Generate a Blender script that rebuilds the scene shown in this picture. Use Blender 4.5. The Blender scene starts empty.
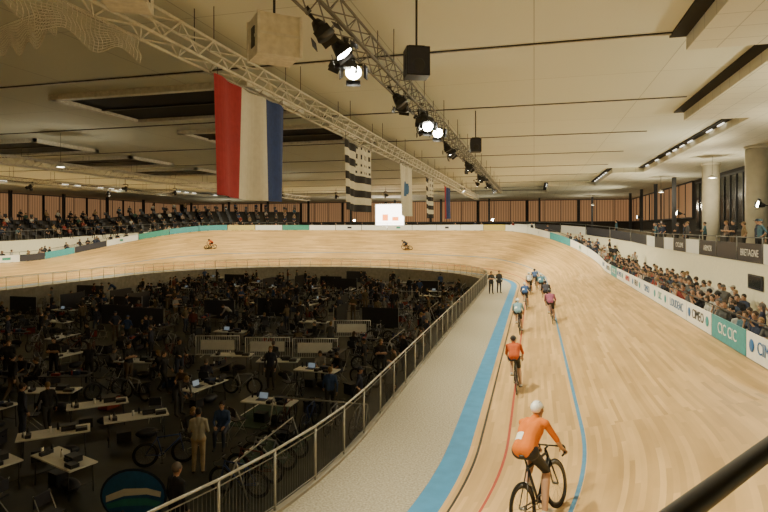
import bpy, math, random
from mathutils import Vector, Matrix
from mathutils.bvhtree import BVHTree
random.seed(7)
V=Vector
# ---------------------------------------------------------------- materials
MATS={}
def mat(name,col,rough=.6,metal=0.,emit=None,es=0.,var=.12,scale=8.,kind=None,spec=.5):
    m=bpy.data.materials.new(name); m.use_nodes=True; nt=m.node_tree
    b=nt.nodes['Principled BSDF']
    b.inputs['Roughness'].default_value=rough; b.inputs['Metallic'].default_value=metal
    b.inputs['Specular IOR Level'].default_value=spec
    def noise_mix(c1,c2,scale,vec=None):
        n=nt.nodes.new('ShaderNodeTexNoise'); n.inputs['Scale'].default_value=scale; n.inputs['Detail'].default_value=3
        if vec is None:
            tc=nt.nodes.new('ShaderNodeTexCoord'); vec=tc.outputs['Object']
        nt.links.new(vec,n.inputs['Vector'])
        r=nt.nodes.new('ShaderNodeValToRGB'); r.color_ramp.elements[0].position=.3; r.color_ramp.elements[1].position=.7
        r.color_ramp.elements[0].color=(*c1,1); r.color_ramp.elements[1].color=(*c2,1)
        nt.links.new(n.outputs['Fac'],r.inputs['Fac']); return r.outputs['Color']
    if kind=='objcol':
        oi=nt.nodes.new('ShaderNodeObjectInfo')
        x=noise_mix((1-var,)*3,(1,1,1),scale)
        mx=nt.nodes.new('ShaderNodeMix'); mx.data_type='RGBA'; mx.blend_type='MULTIPLY'; mx.inputs[0].default_value=1
        nt.links.new(oi.outputs['Color'],mx.inputs[6]); nt.links.new(x,mx.inputs[7])
        nt.links.new(mx.outputs[2],b.inputs['Base Color'])
    elif kind in('rand',):
        oi=nt.nodes.new('ShaderNodeObjectInfo'); r=nt.nodes.new('ShaderNodeValToRGB'); r.color_ramp.interpolation='CONSTANT'
        cols=col; r.color_ramp.elements[0].color=(*cols[0],1); r.color_ramp.elements[1].color=(*cols[-1],1)
        r.color_ramp.elements[1].position=(len(cols)-1)/len(cols)
        for i in range(1,len(cols)-1):
            e=r.color_ramp.elements.new(i/len(cols)); e.color=(*cols[i],1)
        nt.links.new(oi.outputs['Random'],r.inputs['Fac']); nt.links.new(r.outputs['Color'],b.inputs['Base Color'])
    elif kind=='wood':
        uv=nt.nodes.new('ShaderNodeUVMap'); uv.uv_map='UVMap'
        sp=nt.nodes.new('ShaderNodeSeparateXYZ'); nt.links.new(uv.outputs['UV'],sp.inputs[0])
        def math_(op,a,bv):
            n=nt.nodes.new('ShaderNodeMath'); n.operation=op
            if hasattr(a,'is_linked'): nt.links.new(a,n.inputs[0])
            else: n.inputs[0].default_value=a
            if bv is not None:
                if hasattr(bv,'is_linked'): nt.links.new(bv,n.inputs[1])
                else: n.inputs[1].default_value=bv
            return n.outputs[0]
        w=math_('FLOOR',math_('MULTIPLY',sp.outputs['Y'],11.),None)
        s=math_('FLOOR',math_('ADD',math_('MULTIPLY',sp.outputs['X'],.35),math_('MULTIPLY',w,.37)),None)
        cb=nt.nodes.new('ShaderNodeCombineXYZ'); nt.links.new(s,cb.inputs[0]); nt.links.new(w,cb.inputs[1])
        wn=nt.nodes.new('ShaderNodeTexWhiteNoise'); nt.links.new(cb.outputs[0],wn.inputs['Vector'])
        r=nt.nodes.new('ShaderNodeValToRGB'); r.color_ramp.elements[0].color=(col[0]*.74,col[1]*.71,col[2]*.66,1); r.color_ramp.elements[1].color=(col[0]*1.08,col[1]*1.08,col[2]*1.1,1)
        nt.links.new(wn.outputs['Value'],r.inputs['Fac'])
        cb2=nt.nodes.new('ShaderNodeCombineXYZ'); nt.links.new(math_('MULTIPLY',sp.outputs['X'],.25),cb2.inputs[0]); nt.links.new(math_('MULTIPLY',sp.outputs['Y'],1.2),cb2.inputs[1])
        x=noise_mix((.74,.72,.68),(1,1,1),1.6,cb2.outputs[0])
        mx=nt.nodes.new('ShaderNodeMix'); mx.data_type='RGBA'; mx.blend_type='MULTIPLY'; mx.inputs[0].default_value=1
        nt.links.new(r.outputs['Color'],mx.inputs[6]); nt.links.new(x,mx.inputs[7]); nt.links.new(mx.outputs[2],b.inputs['Base Color'])
    elif kind=='panels':
        tc=nt.nodes.new('ShaderNodeTexCoord'); br=nt.nodes.new('ShaderNodeTexBrick')
        br.offset=0; br.inputs['Scale'].default_value=1.; br.inputs['Brick Width'].default_value=scale; br.inputs['Row Height'].default_value=scale
        br.inputs['Mortar Size'].default_value=.012; br.inputs['Color1'].default_value=(*col,1); br.inputs['Color2'].default_value=(col[0]*.96,col[1]*.96,col[2]*.96,1)
        br.inputs['Mortar'].default_value=(col[0]*.6,col[1]*.6,col[2]*.6,1)
        nt.links.new(tc.outputs['Object'],br.inputs['Vector']); nt.links.new(br.outputs['Color'],b.inputs['Base Color'])
    elif kind=='slats':
        tc=nt.nodes.new('ShaderNodeTexCoord'); wv=nt.nodes.new('ShaderNodeTexWave'); wv.inputs['Scale'].default_value=scale
        wv.bands_direction='DIAGONAL'
        mp=nt.nodes.new('ShaderNodeMapping'); mp.inputs['Scale'].default_value=(1,1,0)
        nt.links.new(tc.outputs['Object'],mp.inputs[0]); nt.links.new(mp.outputs[0],wv.inputs['Vector'])
        r=nt.nodes.new('ShaderNodeValToRGB'); r.color_ramp.elements[0].color=(col[0]*.6,col[1]*.55,col[2]*.5,1); r.color_ramp.elements[1].color=(*col,1)
        nt.links.new(wv.outputs['Fac'],r.inputs['Fac']); nt.links.new(r.outputs['Color'],b.inputs['Base Color'])
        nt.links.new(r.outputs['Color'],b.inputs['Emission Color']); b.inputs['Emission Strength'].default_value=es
    else:
        c1=tuple(c*(1-var) for c in col); c2=tuple(min(1,c*(1+var)) for c in col)
        nt.links.new(noise_mix(c1,c2,scale),b.inputs['Base Color'])
    if emit:
        b.inputs['Emission Color'].default_value=(*emit,1); b.inputs['Emission Strength'].default_value=es
    MATS[name]=m; return m
mat('track_wood',(.76,.51,.225),.40,kind='wood')
mat('line_black',(.03,.03,.03),.5); mat('line_red',(.42,.05,.03),.5); mat('line_blue',(.07,.26,.48),.5)
mat('azure_band',(.05,.25,.50),.55,var=.1,scale=3)
mat('apron_concrete',(.38,.345,.265),.75,var=.34,scale=24)
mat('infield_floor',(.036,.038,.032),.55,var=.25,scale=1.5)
mat('ceiling_panel',(.80,.82,.70),.8,kind='panels',scale=3.9)
mat('soffit_tile',(.78,.76,.62),.8,kind='panels',scale=.9)
mat('recess_shade',(.01,.01,.012),.8); mat('white_trim',(.80,.79,.72),.6)  # first black stands for the shade inside ceiling openings
mat('cream_wall',(.84,.79,.60),.7,var=.04); mat('dark_wall',(.035,.03,.025),.8); mat('concrete',(.30,.28,.23),.8,var=.15,scale=3)
mat('column_paint',(.60,.56,.44),.7,var=.06,scale=3)
mat('slat_glow',(.50,.28,.14),.7,kind='slats',scale=1.6,es=.36)  # light from behind is put into the slats as emission
mat('glazing',(.03,.035,.035),.15)
mat('steel_dark',(.04,.04,.042),.5,.3); mat('alu',(.42,.42,.38),.4,.6); mat('rail_grey',(.22,.22,.21),.45,.5)
mat('black_plastic',(.02,.02,.022),.5); mat('white_paint',(.75,.74,.70),.5); mat('beige_box',(.80,.77,.66),.6)
mat('lamp_glow',(1,1,.9),.5,emit=(1,.95,.78),es=60); mat('tube_glow',(1,1,.9),.5,emit=(1,.95,.8),es=3)
mat('screen_glow',(1,.9,.8),.5,emit=(1,.90,.80),es=8); mat('screen_orange',(1,.3,.05),.5,emit=(1,.25,.05),es=4.)
mat('flag_red',(.36,.03,.04),.85,var=.08); mat('flag_white',(.68,.67,.58),.85,var=.05); mat('flag_blue',(.025,.055,.20),.85); mat('flag_black',(.02,.02,.025),.85)
mat('board_white',(.82,.82,.77),.5,var=.04); mat('board_blue',(.03,.14,.36),.5); mat('board_green',(.04,.28,.21),.5); mat('board_yellow',(.62,.50,.16),.5); mat('board_dark',(.03,.03,.04),.5); mat('board_red',(.42,.05,.05),.5); mat('board_teal',(.05,.30,.33),.5); mat('case_navy',(.015,.03,.08),.5)
mat('skin',(.50,.29,.18),.6,var=.05,scale=20); mat('lip',(.35,.1,.08),.6); mat('eye_dark',(.02,.015,.01),.3)
mat('hair',[(.02,.014,.01),(.05,.03,.015),(.03,.02,.015),(.22,.14,.06),(.12,.1,.09),(.01,.01,.01)],.7,kind='rand')
mat('trouser',[(.015,.017,.025),(.02,.02,.02),(.03,.04,.07),(.05,.05,.05),(.015,.015,.015),(.12,.09,.06)],.85,kind='rand')
mat('top_cloth',(1,1,1),.85,kind='objcol',var=.15,scale=6)
mat('khaki',(.40,.31,.19),.85); mat('short_black',(.012,.012,.014),.6); mat('shoe_dark',(.02,.02,.02),.6); mat('shoe_white',(.7,.7,.7),.4)
mat('helmet_white',(.8,.8,.78),.25,var=.03); mat('helmet_dark',(.03,.03,.035),.3)
mat('tyre',(.012,.012,.012),.8); mat('carbon',(.015,.015,.017),.3); mat('spoke',(.3,.3,.3),.4,.8)
mat('tabletop',(.66,.66,.60),.5,var=.05); mat('tabletop_dark',(.035,.035,.04),.5,var=.05); mat('canopy_black',(.018,.018,.02),.8)
mat('kit_red',(.25,.03,.02),.6); mat('net_white',(.6,.58,.5),.8); mat('laptop_screen',(.2,.3,.4),.4,emit=(.5,.6,.7),es=.25)
mat('green_mat',(.06,.10,.075),.8); mat('bike_frame',(.05,.05,.05),.3,kind='objcol',var=.05)

# ---------------------------------------------------------------- mesh builder
class MB:
    def __init__(s): s.v=[];s.f=[];s.m=[];s.sm=[];s.slots=[]
    def mi(s,n):
        if n not in s.slots: s.slots.append(n)
        return s.slots.index(n)
    def add(s,vs,fs,m,smooth=False):
        o=len(s.v); s.v+= [tuple(v) for v in vs]; k=s.mi(m)
        for f in fs: s.f.append(tuple(i+o for i in f)); s.m.append(k); s.sm.append(smooth)
    def box(s,c,sz,m,R=None):
        c=V(c); vs=[]
        for x in(-.5,.5):
            for y in(-.5,.5):
                for z in(-.5,.5):
                    p=V((x*sz[0],y*sz[1],z*sz[2])); p=(R@p if R else p)+c; vs.append(p)
        s.add(vs,[(0,1,3,2),(4,6,7,5),(0,4,5,1),(2,3,7,6),(0,2,6,4),(1,5,7,3)],m)
    def frame(s,p0,p1):
        d=(p1-p0); L=d.length; d=d/L if L>1e-9 else V((0,0,1))
        a=V((0,0,1)) if abs(d.z)<.9 else V((1,0,0)); x=d.cross(a).normalized(); y=d.cross(x).normalized(); return d,x,y
    def tube(s,p0,p1,r,m,n=6,r1=None,smooth=True):
        p0=V(p0);p1=V(p1); r1=r if r1 is None else r1; d,x,y=s.frame(p0,p1); vs=[]
        for p,rr in((p0,r),(p1,r1)):
            for i in range(n):
                a=2*math.pi*i/n; vs.append(p+x*math.cos(a)*rr+y*math.sin(a)*rr)
        fs=[(i,(i+1)%n,n+(i+1)%n,n+i) for i in range(n)]+[tuple(range(n))[::-1],tuple(range(n,2*n))]
        s.add(vs,fs,m,smooth and n>5)
    def path(s,pts,r,m,n=6):
        for a,b in zip(pts[:-1],pts[1:]): s.tube(a,b,r,m,n)
    def capsule(s,p0,p1,r0,r1,m,n=12,h=4):
        p0=V(p0);p1=V(p1); d,x,y=s.frame(p0,p1); vs=[p0-d*r0]; rings=[]
        for k in range(1,h+1):
            a=-math.pi/2+math.pi/2*k/h; rings.append((p0+d*r0*math.sin(a),r0*math.cos(a)))
        for k in range(0,h):
            a=math.pi/2*k/h; rings.append((p1+d*r1*math.sin(a),r1*math.cos(a)))
        for c,rr in rings:
            for i in range(n):
                a=2*math.pi*i/n; vs.append(c+x*math.cos(a)*rr+y*math.sin(a)*rr)
        vs.append(p1+d*r1); last=len(vs)-1; fs=[]
        for i in range(n): fs.append((0,1+(i+1)%n,1+i))
        for k in range(len(rings)-1):
            for i in range(n):
                a=1+k*n+i;b=1+k*n+(i+1)%n; fs.append((a,b,b+n,a+n))
        k=1+(len(rings)-1)*n
        for i in range(n): fs.append((k+i,k+(i+1)%n,last))
        s.add(vs,fs,m,True)
    def ell(s,c,r,m,R=None,nu=12,nv=8,cut=None):
        c=V(c); vs=[];fs=[]
        for j in range(nv+1):
            t=-math.pi/2+math.pi*j/nv
            for i in range(nu):
                a=2*math.pi*i/nu; p=V((math.cos(t)*math.cos(a)*r[0],math.cos(t)*math.sin(a)*r[1],math.sin(t)*r[2]))
                if cut is not None and p.z<cut: p.z=cut
                vs.append((R@p if R else p)+c)
        for j in range(nv):
            for i in range(nu): fs.append((j*nu+i,j*nu+(i+1)%nu,(j+1)*nu+(i+1)%nu,(j+1)*nu+i))
        s.add(vs,fs,m,True)
    def revolve(s,c,prof,m,n=32): # axis = x
        vs=[];fs=[];k=len(prof)
        for i in range(n):
            a=2*math.pi*i/n
            for (r,x) in prof: vs.append((c[0]+x,c[1]+r*math.cos(a),c[2]+r*math.sin(a)))
        for i in range(n):
            for j in range(k):
                a=i*k+j;b=i*k+(j+1)%k;e=((i+1)%n)*k+(j+1)%k;f=((i+1)%n)*k+j; fs.append((a,b,e,f))
        s.add(vs,fs,m,True)
    def mesh(s,name):
        me=bpy.data.meshes.new(name); me.from_pydata(s.v,[],s.f)
        for n in s.slots: me.materials.append(MATS[n])
        me.polygons.foreach_set('material_index',s.m); me.polygons.foreach_set('use_smooth',s.sm); me.update(); return me
    def build(s,name): return place(name,s.mesh(name))
def place(name,me,M=None,col=None,parent=None):
    o=bpy.data.objects.new(name,me); bpy.context.scene.collection.objects.link(o)
    if M is not None: o.matrix_world=M
    if col: o.color=(*col,1)
    if parent: o.parent=parent; 
    return o
def TM(x,y,z,yaw=0,sc=1): return Matrix.Translation((x,y,z))@Matrix.Rotation(yaw,4,'Z')@Matrix.Scale(sc,4)
def basis(r,f,u,p):
    M=Matrix.Identity(4)
    for i in range(3): M[i][0]=r[i];M[i][1]=f[i];M[i][2]=u[i];M[i][3]=p[i]
    return M

# ---------------------------------------------------------------- track maths
CX=-22.4;R=21.;Y0=12.9;Y1=49.;L=Y1-Y0;A=math.pi*R;TOT=2*L+2*A
def C(s):
    s=s%TOT
    if s<L: return V((CX+R,Y0+s,0)),V((1,0,0))
    s-=L
    if s<A:
        a=s/R; n=V((math.cos(a),math.sin(a),0)); return V((CX,Y1,0))+n*R,n
    s-=A
    if s<L: return V((CX-R,Y1-s,0)),V((-1,0,0))
    s-=L; a=math.pi+s/R; n=V((math.cos(a),math.sin(a),0)); return V((CX,Y0,0))+n*R,n
def bt(s):
    s=s%TOT
    h=L+A
    q=s%h
    d = -min(q,L-q) if q<L else min(q-L,h-q)
    t=max(0,min(1,(d+3)/20)); return t*t*(3-2*t)
def bank(s): return math.radians(13+29*bt(s))
W=7.
def P(s,w,d=0,z=0):
    c,n=C(s); b=bank(s)
    if w<=0: return c+n*(w+d)+V((0,0,z))
    return c+n*(w*math.cos(b)+d)+V((0,0,w*math.sin(b)+z))
def ztop(s): return W*math.sin(bank(s))
def zw(s): return ztop(s)-.65
def tang(s,w=0): return (P(s+.2,w)-P(s-.2,w)).normalized()
def ring(name,prof,s0,s1,ds=1.,mats=None):
    n=max(2,int((s1-s0)/ds)); mb=MB(); rows=[]
    for i in range(n+1): rows.append(prof(s0+(s1-s0)*i/n))
    k=len(rows[0]); mb.v=[tuple(p) for r in rows for p in r]
    for i in range(n):
        for j in range(k-1):
            mb.f.append((i*k+j,i*k+j+1,(i+1)*k+j+1,(i+1)*k+j)); mb.m.append(mb.mi(mats[j])); mb.sm.append(False)
    return mb,rows
BW=.5
ws=[-BW,0,.18,.24,.84,.90]+[1.4,1.9,2.45,2.53,3.2,4,5,6,W]
ms=['azure_band','track_wood','line_black','track_wood','line_red','track_wood','track_wood','track_wood','line_blue']+['track_wood']*5
N=420
mb,rows=ring('t',lambda s:[P(s,w) for w in ws],0,TOT,TOT/N,mats=ms)
me=mb.mesh('velodrome_track'); uvl=me.uv_layers.new(name='UVMap'); k=len(ws)
ss=[TOT*i/(len(rows)-1) for i in range(len(rows))]
for poly in me.polygons:
    for li in poly.loop_indices:
        vi=me.loops[li].vertex_index; uvl.data[li].uv=(ss[vi//k],ws[vi%k])
for p in me.polygons: p.use_smooth=True
place('velodrome_track',me)
mb,_=ring('a',lambda s:[P(s,-2.5),P(s,-BW)],0,TOT,1,mats=['apron_concrete']); mb.build('track_apron')
mb,_=ring('a',lambda s:[P(s,-2.62,0,-1.5),P(s,-2.62,0,0.06),P(s,-2.5,0,0.06),P(s,-2.5,0,0)],0,TOT,1,mats=['concrete','concrete','concrete']); mb.build('wall_infield')
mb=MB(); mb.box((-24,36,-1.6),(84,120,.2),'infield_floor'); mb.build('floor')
XMIN,XMAX,YMIN,YMAX=-66,15,-22,95
def cl(p): return V((max(XMIN,min(XMAX,p.x)),max(YMIN,min(YMAX,p.y)),p.z))
def zg(s): return 3.6+1.15*bt(s)
def outer(s,d,z):
    p=P(s,W,d); return cl(V((p.x,p.y,z)))
mb,_=ring('w',lambda s:[P(s,W),outer(s,.08,ztop(s)+.005),outer(s,.08,zw(s)),outer(s,3.5,zw(s))],0,TOT,1.5,mats=['concrete','concrete','concrete']); mb.build('spectator_walkway')
mb,_=ring('w',lambda s:[outer(s,3.5,zw(s)),outer(s,3.5,zg(s)+.02)],0,TOT,1.5,mats=['cream_wall']); mb.build('wall_gallery')
mb,_=ring('w',lambda s:[outer(s,3.5,zg(s)),outer(s,12,zg(s)),outer(s,24,zg(s)),outer(s,45,zg(s))],0,TOT,1.5,mats=['concrete']*3); mb.build('gallery_floor')
mb=MB(); n=0
s=-8.
while s<L+16:
    m=['board_dark','board_dark','board_white','board_dark','board_white','board_dark','board_white','board_dark'][n%8]
    zb=zg(s)-.05
    a=[outer(s+.05,3.42,zb),outer(s+2.9,3.42,zg(s+2.9)-.05)]
    up=V((0,0,.8)); o=(outer(s,3.46,0)-outer(s,3.42,0))
    mb.add([a[0],a[1],a[1]+up,a[0]+up,a[0]+o,a[1]+o,a[1]+up+o,a[0]+up+o],[(0,1,2,3),(5,4,7,6),(3,2,6,7),(0,3,7,4),(1,5,6,2)],m)
    mb.tube(a[0]+V((0,0,1.05)),a[1]+V((0,0,1.05)),.025,'rail_grey'); mb.tube(a[0],a[0]+V((0,0,1.05)),.025,'rail_grey')
    s+=2.95;n+=1
GP=mb.build('gallery_parapet')
def wall(name,c,sz,m='dark_wall'): b=MB(); b.box(c,sz,m); return b.build(name)
wall('wall_back',(-25.5,95.2,4.2),(81.8,.4,11.6)); wall('wall_left',(-66.2,36.5,4.2),(.4,117.4,11.6)); wall('wall_right',(15.2,36.5,4.2),(.4,117.4,11.6)); wall('wall_front',(-25.5,-22.2,4.2),(81.8,.4,11.6))
mb=MB(); mb.box((-25.5,36.5,10.1),(81,117,.2),'ceiling_panel'); mb.build('ceiling')
n=0
def trim(c,sz,m):
    global n; n+=1; b=MB(); b.box(c,sz,m); return b.build('trim_%d'%n)
for i in range(-2,10):
    y=15.7+7.8*i
    if y<76: trim((CX,y,9.985),(56,.05,.03),'steel_dark'); trim((CX,y+.10,9.98),(56,.08,.04),'white_trim')
mb=MB(); sl=MB(); tb=MB()
segs=[(-22,16,3.8),(16,26.5,6.2),(26.5,50,8.7),(50,64,6.3),(64,76,1.5)]
for (a,b,e) in segs:
    for sgn in(1,-1):
        x0=CX+sgn*(e-CX); x1=XMAX if sgn>0 else XMIN
        mb.box(((x0+x1)/2,(a+b)/2,9.8),(abs(x1-x0),b-a,.4),'soffit_tile')
        sl.box((x0-sgn*.2,(a+b)/2,9.97),(.4,b-a,.05),'recess_shade')  # flat black strip paints the darkness of an open slit
        yy=a+1
        while yy<b-1:
            if random.random()<.7 and a>=20: tb.box((x0-sgn*.12,yy+.6,9.92),(.05,.9,.04),'tube_glow')
            yy+=1.8
mb.box((-25.5,85.5,9.8),(81,19,.4),'soffit_tile'); sl.box((CX,75.8,9.97),(47,.4,.05),'recess_shade')
mb.build('ceiling_soffit'); sl.build('slot_shade_strip'); tb.build('ceiling_light_strip')
for (x,y,w,h) in[(-13.5,19.5,8,4.6),(-13.5,27.4,8,4.6),(-31,19.5,8,4.6),(-31,27.4,8,4.6),(-31,35.2,8,4.6),(-31,43,8,4.6)]:
    b=MB(); b.box((x,y,9.96),(w,h,.06),'recess_shade')  # flat black panel paints the shade inside an open recess
    for dx in(-1,1): b.box((x+dx*w/2,y,9.9),(.28,h+.28,.2),'white_trim')
    for dy in(-1,1): b.box((x,y+dy*h/2,9.9),(w+.28,.28,.2),'white_trim')
    b.box((x,y,9.91),(w,.12,.08),'steel_dark'); b.build('roof_hatch')
wn=0
def window(x0,y0,x1,y1,z0,z1,m='slat_glow',post=2.6):
    global wn; wn+=1
    b=MB(); p0=V((x0,y0,0));p1=V((x1,y1,0)); d=(p1-p0).normalized(); nn=V((-d.y,d.x,0))
    c=(p0+p1)/2+V((0,0,(z0+z1)/2)); Rm=Matrix((d,nn,V((0,0,1)))).transposed()
    Lh=(p1-p0).length
    b.box(c,(Lh-.3,.08,z1-z0),m,Rm)
    for zz in(z0,z1): b.box(V((c.x,c.y,zz)),(Lh,.2,.15),'steel_dark',Rm)
    for k in range(int(Lh/post)+1): b.box(p0+d*min(Lh,k*post)+V((0,0,(z0+z1)/2)),(.08,.22,z1-z0),'steel_dark' ,Rm)
    return b.build('window_%d'%wn)
for i in range(10): window(-65+i*8,94.85,-57.2+i*8,94.85,6.0,9.55)
for i in range(9): window(-65.85,24+i*7.8,-65.85,31.6+i*7.8,6.0,9.55)
for i in range(5): window(14.85,60+i*7,14.85,66.8+i*7,6.0,9.5)
for i in range(7): window(14.85,10+i*7,14.85,16.8+i*7,4.8,9.2,'glazing',1.4)
def column(x,y,z0,z1,r,m):
    b=MB(); b.tube((x,y,z0+.15),(x,y,z1-.15),r,m,24)
    b.tube((x,y,z0),(x,y,z0+.15),r*1.12,m,24); b.tube((x,y,z1-.15),(x,y,z1),r*1.12,m,24); b.build('round_column')
for y in(27.5,35.9,44.3): column(12.1,y,3.6,9.6,.55,'column_paint')
def steelcol(x,y,z0,z1):
    b=MB(); b.box((x,y,(z0+z1)/2),(.08,.3,z1-z0),'steel_dark'); 
    for k in(-1,1): b.box((x,y+k*.15,(z0+z1)/2),(.3,.03,z1-z0),'steel_dark')
    b.box((x,y,z0+.02),(.45,.45,.04),'steel_dark'); b.build('steel_column')
for y in(56,64,72,80): steelcol(12.3,y,zg(0),9.6)
for i in range(10): steelcol(-60+i*7.6,89,4.75,9.6)
for i in range(6): steelcol(-61.5,38+i*8,3.8,9.6)

# ---------------------------------------------------------------- boards
def text(t,size,m,M,parent=None,ext=.004):
    cu=bpy.data.curves.new('txt','FONT'); cu.body=t; cu.size=size; cu.extrude=ext; cu.align_x='CENTER'; cu.align_y='CENTER'
    o=bpy.data.objects.new('tmp',cu); bpy.context.scene.collection.objects.link(o); dg=bpy.context.evaluated_depsgraph_get()
    me=bpy.data.meshes.new_from_object(o.evaluated_get(dg)); bpy.data.objects.remove(o)
    me.materials.clear(); me.materials.append(MATS[m]); r=place('lettering',me,None); r.matrix_world=M
    if parent: r.parent=parent; r.matrix_parent_inverse=parent.matrix_world.inverted()
    return r
def boardM(s,d,z):
    p=outer(s,d,z); n_=C(s)[1]; u=V((0,0,1)); xa=u.cross(-n_).normalized(); return basis(xa,u,-n_,p)
for i,(sq,t) in enumerate(((13.2,'BRETAGNE'),(19.1,'ARMOR'),(25,'CYCLISME'),(7.3,'AGRICOLE'))):
    k=round((sq+8)/2.95); q=-8+k*2.95
    text(t,.42,'board_dark' if k%8 in(2,4,6) else 'board_white',boardM(q+1.45,3.40,zg(q)+.33),GP)
BL=3.; pats=[('board_white','CIMEO','board_blue'),('board_teal','CIC CIC','board_white'),('board_white','CIMEO','board_dark'),('board_white','LOUDEAC','board_blue'),('board_white','CIC','board_teal'),('board_white','CIMEO','board_blue'),('board_white','VELO','board_dark'),('board_white','ARMOR','board_red')]
s=-5.1; i=6
while s<L+A+L+4:
    bm_,txt,tm=pats[i%8]
    if s>L: bm_=random.choice(['board_white']*9+['board_yellow','board_teal','board_green','board_dark'])
    b=MB(); rows=[]
    for k in range(5):
        q=s+.03+(BL-.06)*k/4
        rows.append([P(q,W,0.0,.03),P(q,W,0.0,.72),P(q,W,.04,.72),P(q,W,.04,.03)])
    vs=[p for r in rows for p in r]; fs=[]
    for k in range(4):
        for j in range(4): fs.append((k*4+j,k*4+(j+1)%4,(k+1)*4+(j+1)%4,(k+1)*4+j))
    fs+= [(0,1,2,3),(16,17,18,19)]
    b.add(vs,fs,bm_)
    if s<L:
        if i%2==0: 
            for dd_,mm in((BL-.42,tm),(.42,'board_teal')): b.ell(P(s+dd_,W,-.012,.40),(.02,.17,.17),mm if mm!='board_dark' else 'board_blue')
    elif bm_=='board_white' and i%2: b.box(P(s+BL/2,W,-.012,.38),(.02,.9,.25) if abs(C(s)[1].x)>.7 else (.9,.02,.25),random.choice(['board_blue','board_teal','board_dark','board_green']))
    b.tube(P(s,W,.06,-.0),P(s,W,.06,1.0),.02,'steel_dark'); b.tube(P(s,W,.06,1.0),P(s+BL,W,.06,1.0),.022,'steel_dark')
    o=b.build('advertising_board')
    if -4<s<L-2: text(txt,.46,tm,boardM(s+BL/2,-.012,ztop(s+BL/2)+.4),o)
    s+=BL; i+=1
def wm(y,z): return basis(V((0,-1,0)),V((0,0,1)),V((-1,0,0)),V((8.84,y,z)))
b=MB(); b.box((8.85,26.4,2.75),(.06,1.5,.6),'board_dark'); b.box((8.82,26.4,2.75),(.02,1.3,.45),'glazing'); b.build('wall_display')
b=MB(); b.box((8.90,23.6,2.65),(.03,1.9,1.0),'cream_wall'); o=b.build('wall_sign'); text('LOUDEAC',.40,'board_dark',wm(23.6,2.85),o); text('velodrome',.26,'board_dark',wm(23.6,2.45),o)
b=MB(); b.box((8.90,20.5,2.7),(.03,1.6,.5),'board_dark'); o=b.build('wall_sign'); text('TRIBUNE',.3,'board_white',wm(20.5,2.7),o)

# ---------------------------------------------------------------- infield fence
b=MB()
nb=int(TOT/1.5); ds=TOT/nb
for i in range(nb):
    s=i*ds; o=-2.56
    p=P(s,o,0,.06); q=P(s+ds,o,0,.06); z1=V((0,0,1.05)); z2=V((0,0,.08))
    b.tube(p,p+z1,.024,'alu',6); b.tube(p+z1,q+z1,.024,'alu',6); b.tube(p+z2,q+z2,.012,'rail_grey',4); b.tube(p+z1*.9,q+z1*.9,.012,'rail_grey',4)
    for k in range(1,17):
        e=p.lerp(q,k/17); b.tube(e+z2,e+z1*.9,.005,'rail_grey',3,smooth=False)
b.build('infield_railing')
b=MB()
def c2w(X,Y,z): return V((.966*X-.259*Y,.259*X+.966*Y,z))
h0=c2w(.91,1.30,4.5); h1=c2w(.52,.98,4.5); dd=(h0-h1).normalized()
b.capsule(h1-dd*.6,h0+dd*1.0,.021,.021,'black_plastic',16)
for t in(-.55,1.45): 
    e=h1+dd*t; b.tube(e,(e.x,e.y,3.7),.02,'black_plastic',10)
b.build('handrail')

# ---------------------------------------------------------------- trusses
def truss(name,x,y0,y1,z,w=.4,m='alu',r=.025):
    b=MB(); cs=[(x-w/2,z-w/2),(x+w/2,z-w/2),(x-w/2,z+w/2),(x+w/2,z+w/2)]
    for cx,cz in cs: b.tube((cx,y0,cz),(cx,y1,cz),r,m,6)
    k=int((y1-y0)/w/1.2); st=(y1-y0)/k
    for i in range(k):
        a=y0+i*st; c=a+st; f=i%2
        for (p,q) in((0,1),(2,3),(0,2),(1,3)):
            P0=cs[p] if f else cs[q]; P1=cs[q] if f else cs[p]
            b.tube((P0[0],a,P0[1]),(P1[0],c,P1[1]),r*.55,m,4)
        if i%8==0: 
            for cx in(cs[2],cs[3]): b.tube((cx[0],a,cx[1]),(cx[0],a,9.98),.012,'steel_dark',4)
    return b.build(name)
truss('lighting_truss',-3.6,1.5,62,8.95,.42,'rail_grey',.028)
truss('lighting_truss',-7.2,1.5,74,8.95,.5,'white_trim',.035)
truss('lighting_truss',-30,8,72,9.0,.5,'white_trim',.035)
truss('lighting_truss',-41.2,8,58,8.95,.42,'alu')
def flood_mesh(glow):
    b=MB()
    b.tube((0,0,.45),(0,0,.28),.02,'black_plastic'); b.box((0,0,.47),(.1,.12,.08),'black_plastic')
    for k in(-1,1): b.box((k*.2,0,.14),(.015,.05,.3),'black_plastic')
    b.box((0,0,.28),(.4,.05,.015),'black_plastic')
    b.tube((0,0,.12),(0,0,-.12),.12,'black_plastic',16,r1=.18)
    b.tube((0,0,.22),(0,0,.12),.08,'black_plastic',12,r1=.12)
    b.tube((0,0,-.115),(0,0,-.125),.165,glow,16)
    for k in range(4):
        a=k*math.pi/2; Rz=Matrix.Rotation(a,3,'Z')@Matrix.Rotation(math.radians(-25),3,'Y')
        b.box(Rz@V((.19,0,-.2)),(.01,.3,.16),'black_plastic',Rz)
    return b.mesh('floodlight')
FL=flood_mesh('lamp_glow'); FD=flood_mesh('black_plastic')
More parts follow.
